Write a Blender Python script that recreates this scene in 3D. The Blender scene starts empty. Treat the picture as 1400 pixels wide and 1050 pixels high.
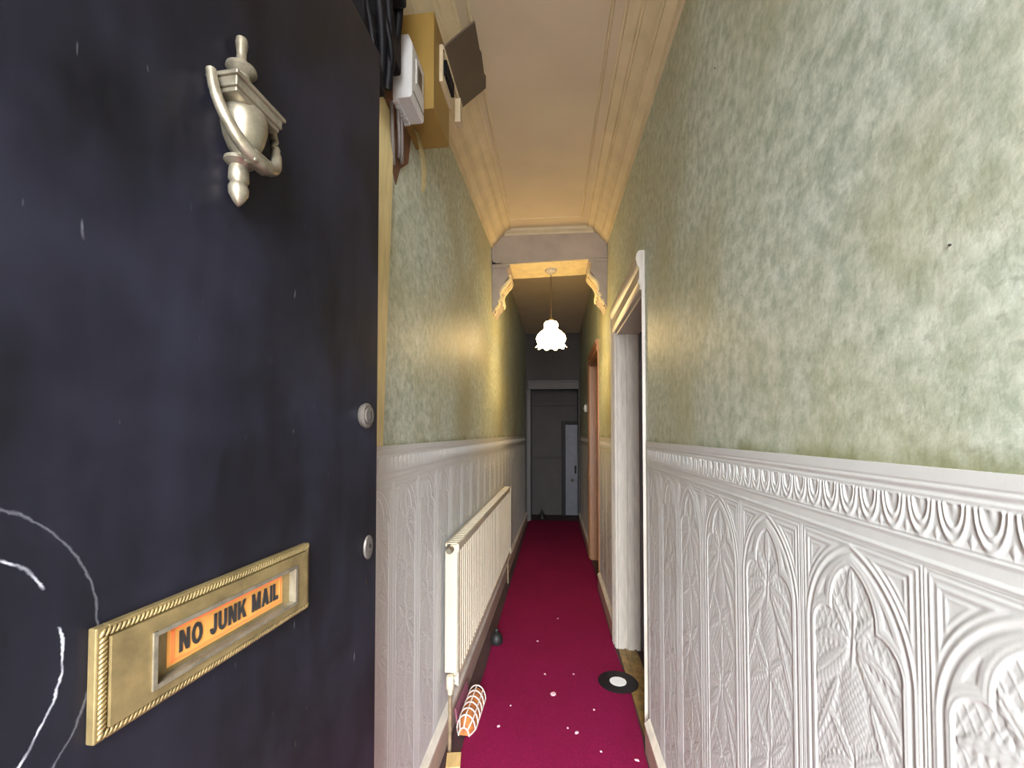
import bpy, math, random
import numpy as np
from mathutils import Vector, Matrix

random.seed(7)
SC = bpy.context.scene
COL = SC.collection

# ------------------------------------------------------------------ camera
F_PX = 590.0
PITCH = math.radians(1.5)
YAW = math.atan(50 / F_PX)
CAM_Z = 1.29
cam_data = bpy.data.cameras.new('camera')
cam_data.sensor_width = 36.0
cam_data.sensor_fit = 'HORIZONTAL'
cam_data.lens = 36.0 * F_PX / 1400.0
cam_data.shift_x = 0.0
cam_data.shift_y = (592 - F_PX * math.tan(PITCH) - 525) / 1400.0
cam_data.clip_start = 0.02
cam = bpy.data.objects.new('camera', cam_data)
cam.location = (0, 0, CAM_Z)
cam.rotation_euler = (math.pi / 2 + PITCH, 0, YAW)
COL.objects.link(cam)
SC.camera = cam

# ------------------------------------------------------------------ world: overcast daylight outside the open front door
world = bpy.data.worlds.new('overcast_sky')
SC.world = world
world.use_nodes = True
bg = world.node_tree.nodes['Background']
bg.inputs['Color'].default_value = (0.90, 0.95, 1.0, 1)
bg.inputs['Strength'].default_value = 136.0
_wt = world.node_tree                     # standard overcast sky: luminance rises steadily from horizon to zenith, (1 + 2 sin h) / 3
_tc = _wt.nodes.new('ShaderNodeTexCoord')
_sp = _wt.nodes.new('ShaderNodeSeparateXYZ')
_mr = _wt.nodes.new('ShaderNodeMapRange')
_mr.inputs['To Min'].default_value = 1 / 3
_mr.inputs['To Max'].default_value = 1.0
_mx = _wt.nodes.new('ShaderNodeVectorMath')
_mx.operation = 'SCALE'
_mx.inputs[0].default_value = (0.90, 0.95, 1.0)
_wt.links.new(_tc.outputs['Generated'], _sp.inputs[0])
_wt.links.new(_sp.outputs['Z'], _mr.inputs['Value'])
_wt.links.new(_mr.outputs[0], _mx.inputs['Scale'])
_wt.links.new(_mx.outputs[0], bg.inputs['Color'])
portal_d = bpy.data.lights.new('doorway_portal', 'AREA')
portal_d.shape = 'RECTANGLE'
portal_d.size = 0.56
portal_d.size_y = 2.5
portal_d.cycles.is_portal = True
portal = bpy.data.objects.new('doorway_portal', portal_d)
portal.location = (0.078, -1.02, 1.23)
portal.rotation_euler = (math.pi / 2, 0, 0)
COL.objects.link(portal)

SC.view_settings.view_transform = 'Standard'
SC.view_settings.look = 'None'
SC.view_settings.gamma = 1.0
SC.view_settings.use_curve_mapping = False
SC.view_settings.exposure = 0.0
LAMP_STRENGTH = 26.0


# ------------------------------------------------------------------ materials
def lin(c):
    return tuple(((v / 255) / 12.92 if v / 255 <= 0.04045 else ((v / 255 + 0.055) / 1.055) ** 2.4) for v in c) + (1,)


class NT:
    def __init__(self, m):
        self.t = m.node_tree
        self.b = self.t.nodes['Principled BSDF']

    def n(self, kind, **kw):
        nd = self.t.nodes.new(kind)
        for k, v in kw.items():
            if k in nd.inputs:
                nd.inputs[k].default_value = v
            else:
                setattr(nd, k, v)
        return nd

    def l(self, a, b):
        self.t.links.new(a, b)

    def coords(self, scale=(1, 1, 1), loc=(0, 0, 0), kind='Object'):
        tc = self.n('ShaderNodeTexCoord')
        mp = self.n('ShaderNodeMapping')
        mp.inputs['Scale'].default_value = scale
        mp.inputs['Location'].default_value = loc
        self.l(tc.outputs[kind], mp.inputs['Vector'])
        return mp.outputs['Vector']

    def world(self, scale=(1, 1, 1), loc=(0, 0, 0)):
        g = self.n('ShaderNodeNewGeometry')
        mp = self.n('ShaderNodeMapping')
        mp.inputs['Scale'].default_value = scale
        mp.inputs['Location'].default_value = loc
        self.l(g.outputs['Position'], mp.inputs['Vector'])
        return mp.outputs['Vector']

    def noise(self, vec, scale=5, detail=4, rough=0.55):
        nd = self.n('ShaderNodeTexNoise')
        nd.inputs['Scale'].default_value = scale
        nd.inputs['Detail'].default_value = detail
        nd.inputs['Roughness'].default_value = rough
        self.l(vec, nd.inputs['Vector'])
        return nd.outputs['Fac']

    def ramp(self, fac, stops):
        r = self.n('ShaderNodeValToRGB')
        e = r.color_ramp.elements
        while len(e) < len(stops):
            e.new(0.5)
        for i, (p, c) in enumerate(stops):
            e[i].position = p
            e[i].color = c if not isinstance(c, (int, float)) else (c, c, c, 1)
        self.l(fac, r.inputs['Fac'])
        return r.outputs['Color']

    def mix(self, fac, a, b, mode='MIX'):
        m = self.n('ShaderNodeMix', data_type='RGBA', blend_type=mode)
        for s, v in ((0, fac), (6, a), (7, b)):
            if hasattr(v, 'is_output') or isinstance(v, bpy.types.NodeSocket):
                self.l(v, m.inputs[s])
            else:
                m.inputs[s].default_value = v
        return m.outputs[2]

    def math(self, op, a, b=None, c=None):
        m = self.n('ShaderNodeMath', operation=op)
        for i, v in enumerate((a, b, c)):
            if v is None:
                continue
            if isinstance(v, bpy.types.NodeSocket):
                self.l(v, m.inputs[i])
            else:
                m.inputs[i].default_value = v
        return m.outputs[0]

    def bump(self, h, strength=0.3, dist=0.01):
        b = self.n('ShaderNodeBump')
        b.inputs['Strength'].default_value = strength
        b.inputs['Distance'].default_value = dist
        self.l(h, b.inputs['Height'])
        self.l(b.outputs['Normal'], self.b.inputs['Normal'])


def newmat(name, rgb, rough=0.6, metal=0.0):
    m = bpy.data.materials.new(name)
    m.use_nodes = True
    k = NT(m)
    k.b.inputs['Base Color'].default_value = lin(rgb)
    k.b.inputs['Roughness'].default_value = rough
    k.b.inputs['Metallic'].default_value = metal
    return m, k


def simple(name, rgb, rough=0.6, metal=0.0, var=0.12, scale=12, bump=0.0, stretch=(1, 1, 1), rgb2=None):
    m, k = newmat(name, rgb, rough, metal)
    v = k.coords(stretch)
    n = k.noise(v, scale, 5)
    c1 = lin(rgb)
    c2 = lin(rgb2) if rgb2 else tuple(x * (1 - 2 * var) for x in c1[:3]) + (1,)
    k.l(k.ramp(n, [(0.3, c2), (0.65, c1)]), k.b.inputs['Base Color'])
    if bump:
        k.bump(k.noise(v, scale * 6, 3), bump, 0.004)
    return m


M = {}


def build_materials():
    # sage wallpaper with vertical streaks, yellowed patches and mould above the dado
    m, k = newmat('green_wallpaper', (160, 166, 140), 0.5)
    w = k.world()
    ws = k.world((1, 1, 0.7))
    a = k.noise(w, 32, 6, 0.72)
    b = k.noise(ws, 70, 4, 0.6)
    big = k.noise(w, 1.5, 3)
    c = k.ramp(a, [(0.36, lin((152, 162, 145))), (0.5, lin((180, 188, 172))), (0.62, lin((202, 208, 194)))])
    c = k.mix(k.ramp(b, [(0.45, 0.0), (0.75, 0.25)]), c, lin((148, 153, 130)))
    c = k.mix(k.ramp(big, [(0.45, 0.0), (0.64, 0.65)]), c, lin((156, 150, 108)))
    sp = k.noise(k.world(loc=(3, 2, 1)), 60, 4, 0.7)
    c = k.mix(k.ramp(sp, [(0.58, 0.0), (0.70, 0.45)]), c, lin((120, 126, 108)))
    sep = k.n('ShaderNodeSeparateXYZ')
    k.l(w, sep.inputs[0])
    wob = k.noise(k.world((4, 4, 4)), 2.2, 5, 0.65)
    hgt = k.math('SUBTRACT', sep.outputs['Z'], k.math('MULTIPLY', wob, 0.10))
    mr = k.n('ShaderNodeMapRange')
    k.l(hgt, mr.inputs['Value'])
    mr.inputs['From Min'].default_value = 1.195
    mr.inputs['From Max'].default_value = 1.225
    mr.inputs['To Min'].default_value = 0.75
    mr.inputs['To Max'].default_value = 0.0
    c = k.mix(mr.outputs[0], c, lin((108, 108, 58)))
    k.l(c, k.b.inputs['Base Color'])
    k.bump(k.noise(ws, 90, 3), 0.22, 0.003)
    M['paper'] = m

    # off-white painted relief paper of the dado, with rubbed brown patches
    m, k = newmat('dado_paint', (220, 217, 212), 0.55)
    w = k.world()
    big = k.noise(k.world((1, 1, 0.7)), 3.2, 4, 0.6)
    fine = k.noise(w, 28, 4, 0.7)
    c = k.mix(k.ramp(fine, [(0.4, 0.0), (0.75, 0.10)]), lin((194, 194, 190)), lin((160, 154, 144)))
    sep = k.n('ShaderNodeSeparateXYZ')
    k.l(w, sep.inputs[0])
    far = k.n('ShaderNodeMapRange')
    k.l(sep.outputs['Y'], far.inputs['Value'])
    far.inputs['From Min'].default_value = 0.8
    far.inputs['From Max'].default_value = 1.9
    low = k.n('ShaderNodeMapRange')
    k.l(sep.outputs['Z'], low.inputs['Value'])
    low.inputs['From Min'].default_value = 1.2
    low.inputs['From Max'].default_value = 0.7
    rgt = k.n('ShaderNodeMapRange')
    k.l(sep.outputs['X'], rgt.inputs['Value'])
    rgt.inputs['From Min'].default_value = -0.3
    rgt.inputs['From Max'].default_value = 0.3
    rgt.inputs['To Min'].default_value = 0.18
    dirt = k.math('MULTIPLY', k.ramp(k.math('MULTIPLY', big, fine), [(0.24, 0.0), (0.38, 0.75)]), far.outputs[0])
    dirt = k.math('MULTIPLY', k.math('MULTIPLY', dirt, low.outputs[0]), rgt.outputs[0])
    c = k.mix(dirt, c, lin((146, 128, 104)))
    k.l(c, k.b.inputs['Base Color'])
    k.b.inputs['Specular IOR Level'].default_value = 0.25
    k.bump(k.noise(w, 180, 3), 0.12, 0.002)
    M['dado'] = m

    # near-black front door paint, scuffed, with a chipped ring where a number plate or knob has been
    m, k = newmat('black_door_paint', (34, 34, 42), 0.4)
    v = k.coords()
    vs = k.coords((1, 1, 0.22))
    a = k.noise(vs, 22, 6, 0.65)
    big = k.noise(v, 4.0, 4)
    c = k.ramp(a, [(0.35, lin((13, 12, 16))), (0.7, lin((22, 22, 30)))])
    c = k.mix(k.ramp(big, [(0.45, 0.0), (0.7, 0.55)]), c, lin((38, 38, 52)))
    sc = k.noise(k.coords((5, 5, 1.2)), 30, 2, 0.4)
    c = k.mix(k.ramp(sc, [(0.74, 0.0), (0.80, 0.35)]), c, lin((120, 120, 128)))
    wv = k.n('ShaderNodeVectorMath', operation='SUBTRACT')
    k.l(v, wv.inputs[0])
    wv.inputs[1].default_value = (0.195, -0.022, 1.150)
    ln = k.n('ShaderNodeVectorMath', operation='LENGTH')
    sq = k.n('ShaderNodeVectorMath', operation='MULTIPLY')
    k.l(wv.outputs[0], sq.inputs[0])
    sq.inputs[1].default_value = (1, 0, 0.82)
    k.l(sq.outputs[0], ln.inputs[0])
    wob = k.noise(v, 40, 4, 0.7)
    rr = k.math('ADD', ln.outputs['Value'], k.math('MULTIPLY', k.math('SUBTRACT', wob, 0.5), 0.008))
    ring = k.math('SUBTRACT', 1.0, k.math('MULTIPLY', k.math('ABSOLUTE', k.math('SUBTRACT', rr, 0.063)), 850.0))
    ring = k.math('MAXIMUM', ring, 0.0)
    ring = k.math('MULTIPLY', ring, k.ramp(k.noise(v, 26, 2), [(0.44, 0.0), (0.54, 0.9)]))
    c = k.mix(ring, c, lin((190, 191, 200)))
    ring2 = k.math('MAXIMUM', k.math('SUBTRACT', 1.0, k.math('MULTIPLY', k.math('ABSOLUTE', k.math('SUBTRACT', rr, 0.084)), 900.0)), 0.0)
    ring2 = k.math('MULTIPLY', ring2, 0.2)
    c = k.mix(ring2, c, lin((150, 150, 158)))
    k.l(c, k.b.inputs['Base Color'])
    k.l(k.ramp(big, [(0.3, 0.30), (0.7, 0.46)]), k.b.inputs['Roughness'])
    k.b.inputs['Specular IOR Level'].default_value = 0.2
    k.bump(k.noise(vs, 60, 3), 0.12, 0.002)
    M['door'] = m

    # crimson carpet
    m, k = newmat('crimson_carpet', (128, 14, 46), 0.95)
    w = k.world()
    a = k.noise(w, 260, 2, 0.6)
    b = k.noise(k.world((1, 0.6, 1)), 3.0, 5, 0.65)
    c = k.ramp(a, [(0.3, lin((104, 11, 48))), (0.7, lin((136, 19, 70)))])
    c = k.mix(k.ramp(b, [(0.42, 0.0), (0.72, 0.45)]), c, lin((106, 14, 43)))
    k.l(c, k.b.inputs['Base Color'])
    k.b.inputs['Specular IOR Level'].default_value = 0.15
    k.bump(a, 0.4, 0.003)
    M['carpet'] = m

    # dull brass
    m, k = newmat('brass', (150, 130, 88), 0.45, 0.6)
    v = k.coords((1, 1, 1))
    c = k.ramp(k.noise(v, 30, 5, 0.7), [(0.3, lin((106, 92, 62))), (0.7, lin((146, 127, 86)))])
    k.l(c, k.b.inputs['Base Color'])
    M['brass'] = m
    m, k = newmat('pale_metal', (196, 190, 172), 0.36, 0.7)
    v = k.coords()
    c = k.ramp(k.noise(v, 40, 5, 0.7), [(0.3, lin((108, 100, 84))), (0.7, lin((160, 152, 134)))])
    k.l(c, k.b.inputs['Base Color'])
    M['pewter'] = m

    M['steel'] = simple('tarnished_steel', (104, 98, 92), 0.45, 0.5, var=0.15, scale=60)
    M['ceiling'] = simple('ceiling_plaster', (206, 190, 164), 0.7, var=0.06, scale=3)
    M['cornice'] = simple('cornice_plaster', (210, 194, 160), 0.6, var=0.08, scale=9)
    M['beam'] = simple('beam_plaster', (172, 158, 144), 0.75, var=0.10, scale=7, bump=0.2)
    M['corbel'] = simple('corbel_plaster', (222, 204, 160), 0.6, var=0.10, scale=18)
    M['wood_white'] = simple('aged_white_gloss', (190, 181, 168), 0.4, var=0.12, scale=14, stretch=(4, 4, 0.6))
    M['skirting'] = simple('skirting_paint', (190, 164, 148), 0.45, var=0.12, scale=10)
    M['skirt_bead'] = simple('skirting_bead_paint', (226, 216, 200), 0.42, var=0.12, scale=16)
    M['brown_wood'] = simple('brown_varnish', (158, 112, 76), 0.4, var=0.15, scale=14, stretch=(5, 5, 0.5))
    M['dark_door'] = simple('slate_door_paint', (92, 90, 100), 0.5, var=0.12, scale=8)
    M['boards'] = simple('dark_floorboards', (74, 50, 52), 0.7, var=0.2, scale=9, stretch=(4, 1, 1))
    M['radiator'] = simple('radiator_enamel', (204, 193, 170), 0.35, var=0.04, scale=4)
    M['valve'] = simple('valve_plastic', (214, 204, 178), 0.4, var=0.1, scale=30)
    M['copper'] = simple('pipe_paint', (150, 130, 104), 0.5, var=0.2, scale=40)
    M['white_plastic'] = simple('white_plastic', (194, 192, 190), 0.4, var=0.05, scale=20)
    M['cream_plastic'] = simple('yellowed_plastic', (196, 178, 146), 0.5, var=0.1, scale=20)
    M['black_plastic'] = simple('black_plastic', (16, 14, 18), 0.55, var=0.2, scale=20)
    M['dark_glass'] = simple('smoked_cover', (84, 72, 60), 0.45, var=0.1, scale=10)
    M['yellow_board'] = simple('yellow_painted_board', (148, 118, 56), 0.6, var=0.1, scale=6)
    M['batten'] = simple('cream_batten', (224, 206, 152), 0.5, var=0.12, scale=16, stretch=(3, 3, 0.6))
    M['torn'] = simple('torn_brown_plaster', (120, 82, 58), 0.85, var=0.2, scale=20, bump=0.4)
    M['peel'] = simple('peeled_wallpaper', (150, 132, 90), 0.7, var=0.15, scale=18)
    M['cable_grey'] = simple('grey_cable', (112, 104, 100), 0.5, var=0.1, scale=30)
    M['disc_black'] = simple('black_disc', (26, 22, 26), 0.45, var=0.05, scale=40)  # even black for the flat disc on the carpet
    M['disc_centre'] = simple('white_disc_centre', (238, 236, 236), 0.6, var=0.02, scale=40)
    M['scrap'] = simple('paper_scrap', (232, 190, 200), 0.8, var=0.1, scale=60)
    M['rubber'] = simple('black_rubber', (30, 30, 28), 0.55, var=0.15, scale=30)
    M['lattice'] = simple('white_lattice_plastic', (228, 214, 204), 0.45, var=0.08, scale=40)
    M['wrapper'] = simple('orange_brown_wrapper', (206, 128, 62), 0.6, scale=34, rgb2=(112, 58, 46))
    M['mauve'] = simple('mauve_card', (150, 84, 104), 0.7, var=0.1, scale=20)
    M['offcut'] = simple('wood_offcut', (212, 178, 118), 0.6, var=0.12, scale=18, stretch=(5, 1, 1))
    M['threshold'] = simple('worn_threshold', (150, 120, 66), 0.5, var=0.3, scale=26)
    M['sticker'] = simple('orange_sticker', (184, 128, 60), 0.6, var=0.04, scale=30)
    M['sticker_edge'] = simple('deep_orange_border', (216, 112, 56), 0.6, var=0.04, scale=30)
    M['ink'] = simple('black_ink', (28, 24, 22), 0.7, var=0.05, scale=30)
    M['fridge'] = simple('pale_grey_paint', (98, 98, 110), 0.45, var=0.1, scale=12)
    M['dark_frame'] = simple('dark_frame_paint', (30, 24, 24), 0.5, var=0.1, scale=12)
    M['dimmed_end'] = simple('dimmed_end_paint', (60, 53, 50), 0.6, var=0.1, scale=6)  # dimness of the far end put into the wall colour
    M['dimmed_trim'] = simple('dimmed_end_trim', (86, 79, 79), 0.5, var=0.1, scale=6)  # mouldings at that end, darkened in colour for the same dimness
    M['stone'] = simple('outside_paving', (92, 90, 88), 0.9, var=0.12, scale=4)
    M['flex'] = simple('brown_flex', (96, 72, 40), 0.5, var=0.1, scale=30)
    # lit milk-glass shade
    m, k = newmat('lit_milk_glass', (250, 244, 226), 0.3)
    v = k.coords()
    c = k.ramp(k.noise(v, 16, 2), [(0.3, (1.0, 0.66, 0.27, 1)), (0.7, (1.0, 0.72, 0.33, 1))])
    k.l(c, k.b.inputs['Emission Color'])
    k.b.inputs['Emission Strength'].default_value = LAMP_STRENGTH
    M['lamp'] = m
    # glass of the added fanlight
    m = bpy.data.materials.new('added_fanlight_glass')
    m.use_nodes = True
    t = m.node_tree
    t.nodes.clear()
    o = t.nodes.new('ShaderNodeOutputMaterial')
    mx = t.nodes.new('ShaderNodeMixShader')
    tr = t.nodes.new('ShaderNodeBsdfTransparent')
    gl = t.nodes.new('ShaderNodeBsdfGlossy')
    gl.inputs['Roughness'].default_value = 0.05
    mx.inputs[0].default_value = 0.06
    t.links.new(tr.outputs[0], mx.inputs[1])
    t.links.new(gl.outputs[0], mx.inputs[2])
    t.links.new(mx.outputs[0], o.inputs[0])
    M['glass'] = m


build_materials()
for _k in ('black_plastic', 'disc_black', 'dark_frame'):
    NT(M[_k]).b.inputs['Specular IOR Level'].default_value = 0.2


# ------------------------------------------------------------------ mesh helpers
class MB:
    def __init__(self):
        self.v, self.f = [], []

    def add(self, vs, fs, mat=None):
        o = len(self.v)
        self.v += [tuple(mat @ Vector(p)) if mat is not None else tuple(p) for p in vs]
        self.f += [tuple(i + o for i in q) for q in fs]
        return self

    def box(self, x0, x1, y0, y1, z0, z1, mat=None):
        vs = [(x, y, z) for z in (z0, z1) for y in (y0, y1) for x in (x0, x1)]
        return self.add(vs, [(0, 2, 3, 1), (4, 5, 7, 6), (0, 1, 5, 4), (2, 6, 7, 3), (0, 4, 6, 2), (1, 3, 7, 5)], mat)

    def loft(self, secs, caps=True, closed=True, mat=None):
        n = len(secs[0])
        vs = [p for s in secs for p in s]
        fs = []
        for k in range(len(secs) - 1):
            for i in range(n if closed else n - 1):
                j = (i + 1) % n
                fs.append((k * n + i, k * n + j, (k + 1) * n + j, (k + 1) * n + i))
        if caps:
            fs.append(tuple(range(n))[::-1])
            fs.append(tuple((len(secs) - 1) * n + i for i in range(n)))
        return self.add(vs, fs, mat)

    def prism(self, poly, axis, a0, a1, mat=None):
        def mk(p, a):
            return {'x': (a, p[0], p[1]), 'y': (p[0], a, p[1]), 'z': (p[0], p[1], a)}[axis]
        return self.loft([[mk(p, a0) for p in poly], [mk(p, a1) for p in poly]], mat=mat)

    def lathe(self, prof, n=24, mat=None, scallop=None):
        secs = []
        for j, (r, z) in enumerate(prof):
            ring = []
            for i in range(n):
                a = 2 * math.pi * i / n
                rr, zz = (r, z) if scallop is None else scallop(j, r, z, a)
                ring.append((rr * math.cos(a), rr * math.sin(a), zz))
            secs.append(ring)
        return self.loft(secs, caps=prof[0][0] > 1e-6 or True, mat=mat)

    def tube(self, pts, r, n=8, mat=None):
        pts = [Vector(p) for p in pts]
        secs = []
        up = Vector((0.13, 0.21, 0.97))
        rs = r if isinstance(r, (list, tuple)) else [r] * len(pts)
        for i, p in enumerate(pts):
            t = (pts[min(i + 1, len(pts) - 1)] - pts[max(i - 1, 0)]).normalized()
            a = t.cross(up)
            if a.length < 1e-3:
                a = t.cross(Vector((1, 0, 0)))
            a.normalize()
            b = t.cross(a).normalized()
            secs.append([tuple(p + (a * math.cos(q) + b * math.sin(q)) * rs[i]) for q in [2 * math.pi * j / n for j in range(n)]])
        return self.loft(secs, mat=mat)

    def mesh(self, name, m, smooth=0):
        me = bpy.data.meshes.new(name)
        me.from_pydata(self.v, [], self.f)
        me.update()
        import bmesh
        bm = bmesh.new()
        bm.from_mesh(me)
        bmesh.ops.recalc_face_normals(bm, faces=bm.faces)
        bm.to_mesh(me)
        bm.free()
        if smooth:
            me.shade_smooth()
            me.set_sharp_from_angle(angle=math.radians(smooth))
        me.materials.append(M[m])
        return me

    def build(self, name, m, parent=None, smooth=0, bevel=0.0, mw=None):
        o = bpy.data.objects.new(name, self.mesh(name, m, smooth))
        COL.objects.link(o)
        if parent:
            o.parent = parent
        if mw is not None:
            o.matrix_basis = mw
        if bevel:
            b = o.modifiers.new('bevel', 'BEVEL')
            b.width = bevel
            b.segments = 2
            b.limit_method = 'ANGLE'
        return o


def tag(o, label, cat=None, group=None, kind=None):
    o['label'] = label
    if cat:
        o['category'] = cat
    if group:
        o['group'] = group
    if kind:
        o['kind'] = kind
    return o


def empty(name, mw=None):
    o = bpy.data.objects.new(name, None)
    o.empty_display_size = 0.05
    COL.objects.link(o)
    if mw is not None:
        o.matrix_basis = mw
    return o


def linkmesh(name, me, parent=None, mw=None):
    o = bpy.data.objects.new(name, me)
    COL.objects.link(o)
    if parent:
        o.parent = parent
    if mw is not None:
        o.matrix_basis = mw
    return o


def frame(x0, k, flip=False):
    """wall frame: local X along the wall, local -Y out into the corridor, local Z up"""
    a = math.atan2(-1, -k) if flip else math.atan2(1, k)
    return Matrix.Translation((x0, 0, 0)) @ Matrix.Rotation(a, 4, 'Z')


FL = frame(-0.485, 0.024)           # left wall: x = distance along the corridor
FR = frame(0.390, 0.010, True)      # right wall: x = minus the distance along the corridor
FD = frame(-0.330, 0.065)           # open front door
XL = lambda y: -0.485 + 0.024 * y
XR = lambda y: 0.390 + 0.010 * y
ZC = lambda y: 2.640 + 0.045 * y    # ceiling falls slightly towards the street
T = Matrix.Translation
YF, YB, YE = 3.10, 3.42, 6.35       # beam front, beam back, end partition
DADO = 1.255

# ------------------------------------------------------------------ floor, walls, ceiling
fl = MB().box(-0.7, 1.75, -1.00, 7.05, -0.05, 0.0).build('floor', 'boards')
tag(fl, 'dark bare floorboards showing at the edges of the crimson carpet', kind='structure')
pv = MB().box(-6, 6, -9, -1.005, -0.12, -0.02).build('paving', 'stone')
tag(pv, 'grey paving outside the open front door', 'paving', kind='structure')

wl = MB().box(-0.34, 6.98, 0, 0.12, 0, 3.0).build('wall_left', 'paper', mw=FL)
tag(wl, 'sage green papered left wall above a white relief dado', kind='structure')

D1A, D1B, D1H = 1.87, 2.66, 1.90    # first side doorway
D2A, D2B, D2H = 3.72, 4.49, 1.99    # second side doorway
b = MB()
b.box(-D1A, 0.34, 0, 0.12, 0, 3.0)
b.box(-D1B, -D1A, 0, 0.12, D1H, 3.0)
b.box(-D2A, -D1B, 0, 0.12, 0, 3.0)
b.box(-D2B, -D2A, 0, 0.12, D2H, 3.0)
b.box(-6.98, -D2B, 0, 0.12, 0, 3.0)
wr = b.build('wall_right', 'paper', mw=FR)
tag(wr, 'sage green papered right wall with yellowed stains above a white relief dado', kind='structure')

# enclosing walls of the side rooms, the end of the corridor and the street front
b = MB()
b.box(1.70, 1.78, 1.0, 7.05, 0, 3.0)
b.box(0.535, 1.70, 1.0, 1.08, 0, 3.0)
b.box(0.56, 1.70, 3.12, 3.20, 0, 3.0)
b.box(0.575, 1.70, 6.97, 7.05, 0, 3.0)
tag(b.build('wall_side_rooms', 'beam'), 'dim plaster walls of the rooms beyond the side doorways', kind='structure')
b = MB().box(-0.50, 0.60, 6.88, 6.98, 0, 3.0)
we = b.build('wall_end', 'dimmed_end')
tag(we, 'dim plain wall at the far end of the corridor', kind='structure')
b = MB()  # unseen front wall, deepened into an added porch that limits the daylight
b.box(-0.75, -0.42, -1.00, -0.21, 0, 3.0)
b.box(-0.42, -0.20, -1.00, -0.60, 0, 3.0)  # side wall added to keep daylight off the near right wall
b.box(0.355, 0.75, -1.00, -0.21, 0, 3.0)
b.box(-0.42, 0.355, -1.00, -0.21, 2.46, 3.0)
tag(b.build('wall_front_baffle', 'beam'), 'street wall around the front doorway, with an unseen porch added to limit daylight', kind='structure')
b = MB()
b.box(-0.42, -0.392, -0.31, -0.21, 0, 2.46)
b.box(0.327, 0.355, -0.31, -0.21, 0, 2.46)
b.box(-0.392, 0.327, -0.31, -0.21, 1.96, 2.02)
b.box(-0.392, 0.327, -0.31, -0.21, 2.43, 2.46)
ff = b.build('window_added_1', 'wood_white')  # door frame plus a fanlight added out of view for more daylight
tag(ff, 'white front door frame with an unseen fanlight added above to let in daylight', kind='structure')
MB().box(-0.392, 0.327, -0.254, -0.248, 2.02, 2.43).build('pane', 'glass', ff)

# ceiling
b = MB()
b.loft([[(-0.75, y, z) for z in (zz, zz + 0.1)] + [(0.75, y, z) for z in (zz + 0.1, zz)] for y, zz in ((-0.58, ZC(-0.58)), (YF + 0.16, ZC(YF)))])
ce = b.build('ceiling', 'ceiling')
tag(ce, 'cream plaster ceiling with a moulded panel', kind='structure')
tag(MB().box(-0.75, 1.80, YF + 0.17, 7.06, 2.76, 2.90).build('ceiling_rear', 'ceiling'), 'dim cream ceiling beyond the plaster beam', kind='structure')
tag(MB().box(0.53, 1.80, 0.98, YF + 0.17, 2.76, 2.90).build('ceiling_side_room', 'ceiling'), 'ceiling of the room beyond the first doorway', kind='structure')
# thin bead that frames the ceiling panel
for (x0, y0, x1, y1) in ((-0.262, -0.1, -0.262, 2.93), (0.200, -0.1, 0.228, 2.93), (-0.262, 2.93, 0.228, 2.93)):
    c = MB()
    dx, dy = (0.007, 0) if abs(x1 - x0) < 0.1 else (0, 0.007)
    def sec(x, y):
        z = ZC(y)
        return [(x - dx, y - dy, z + 0.004), (x - dx, y - dy, z - 0.004), (x - dx * 0.4, y - dy * 0.4, z - 0.010), (x + dx * 0.4, y + dy * 0.4, z - 0.010), (x + dx, y + dy, z - 0.004), (x + dx, y + dy, z + 0.004)]
    c.loft([sec(x0, y0), sec(x1, y1)])
    c.build('ceiling_bead', 'cornice', ce, smooth=40)

# cornices
PROF = [(0, 0.140), (0.012, 0.140), (0.016, 0.128), (0.014, 0.120), (0.030, 0.106), (0.044, 0.100), (0.046, 0.090), (0.050, 0.088),
        (0.058, 0.070), (0.074, 0.056), (0.092, 0.048), (0.093, 0.038), (0.099, 0.036), (0.104, 0.024), (0.122, 0.020), (0.140, 0.018),
        (0.142, 0.008), (0.150, 0.006), (0.152, -0.004), (0, -0.004)]
for nm, fx, sg, lab in (('trim_1', XL, 1, 'stepped cream cornice along the left wall'), ('trim_2', XR, -1, 'stepped cream cornice along the right wall')):
    b = MB()
    b.loft([[(fx(y) + sg * u, y, ZC(y) - w) for u, w in PROF] for y in (-0.2, 1.0, 2.0, YF + 0.02)])
    tag(b.build(nm, 'cornice', smooth=25), lab, kind='structure')
b = MB()
b.loft([[(x, YF + 0.01 - u, ZC(YF) - w) for u, w in ((0, 0.05), (0.012, 0.05), (0.016, 0.038), (0.034, 0.026), (0.04, 0.012), (0.055, 0.008), (0.058, -0.006), (0, -0.006))] for x in (-0.42, 0.425)])
tag(b.build('trim_3', 'cornice', smooth=25), 'narrow cream moulding above the plaster beam', kind='structure')

# plaster beam
b = MB()
b.loft([[(XL(y) + 0.001, y, 2.520), (XR(y) - 0.001, y, 2.546), (XR(y) - 0.001, y, 2.85), (XL(y) + 0.001, y, 2.85)] for y in (YF, YB)])
bm_ = b.build('ceiling_beam', 'beam')
tag(bm_, 'plain grey plaster beam crossing the corridor above the corbels', kind='structure')
c = MB()
c.loft([[(XL(y) + 0.002, y, 2.520 - 0.0035), (XR(y) - 0.002, y, 2.546 - 0.0035), (XR(y) - 0.002, y, 2.5458), (XL(y) + 0.002, y, 2.5198)] for y in (YF + 0.012, YB - 0.012)])
c.build('soffit', 'corbel', bm_)

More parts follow.
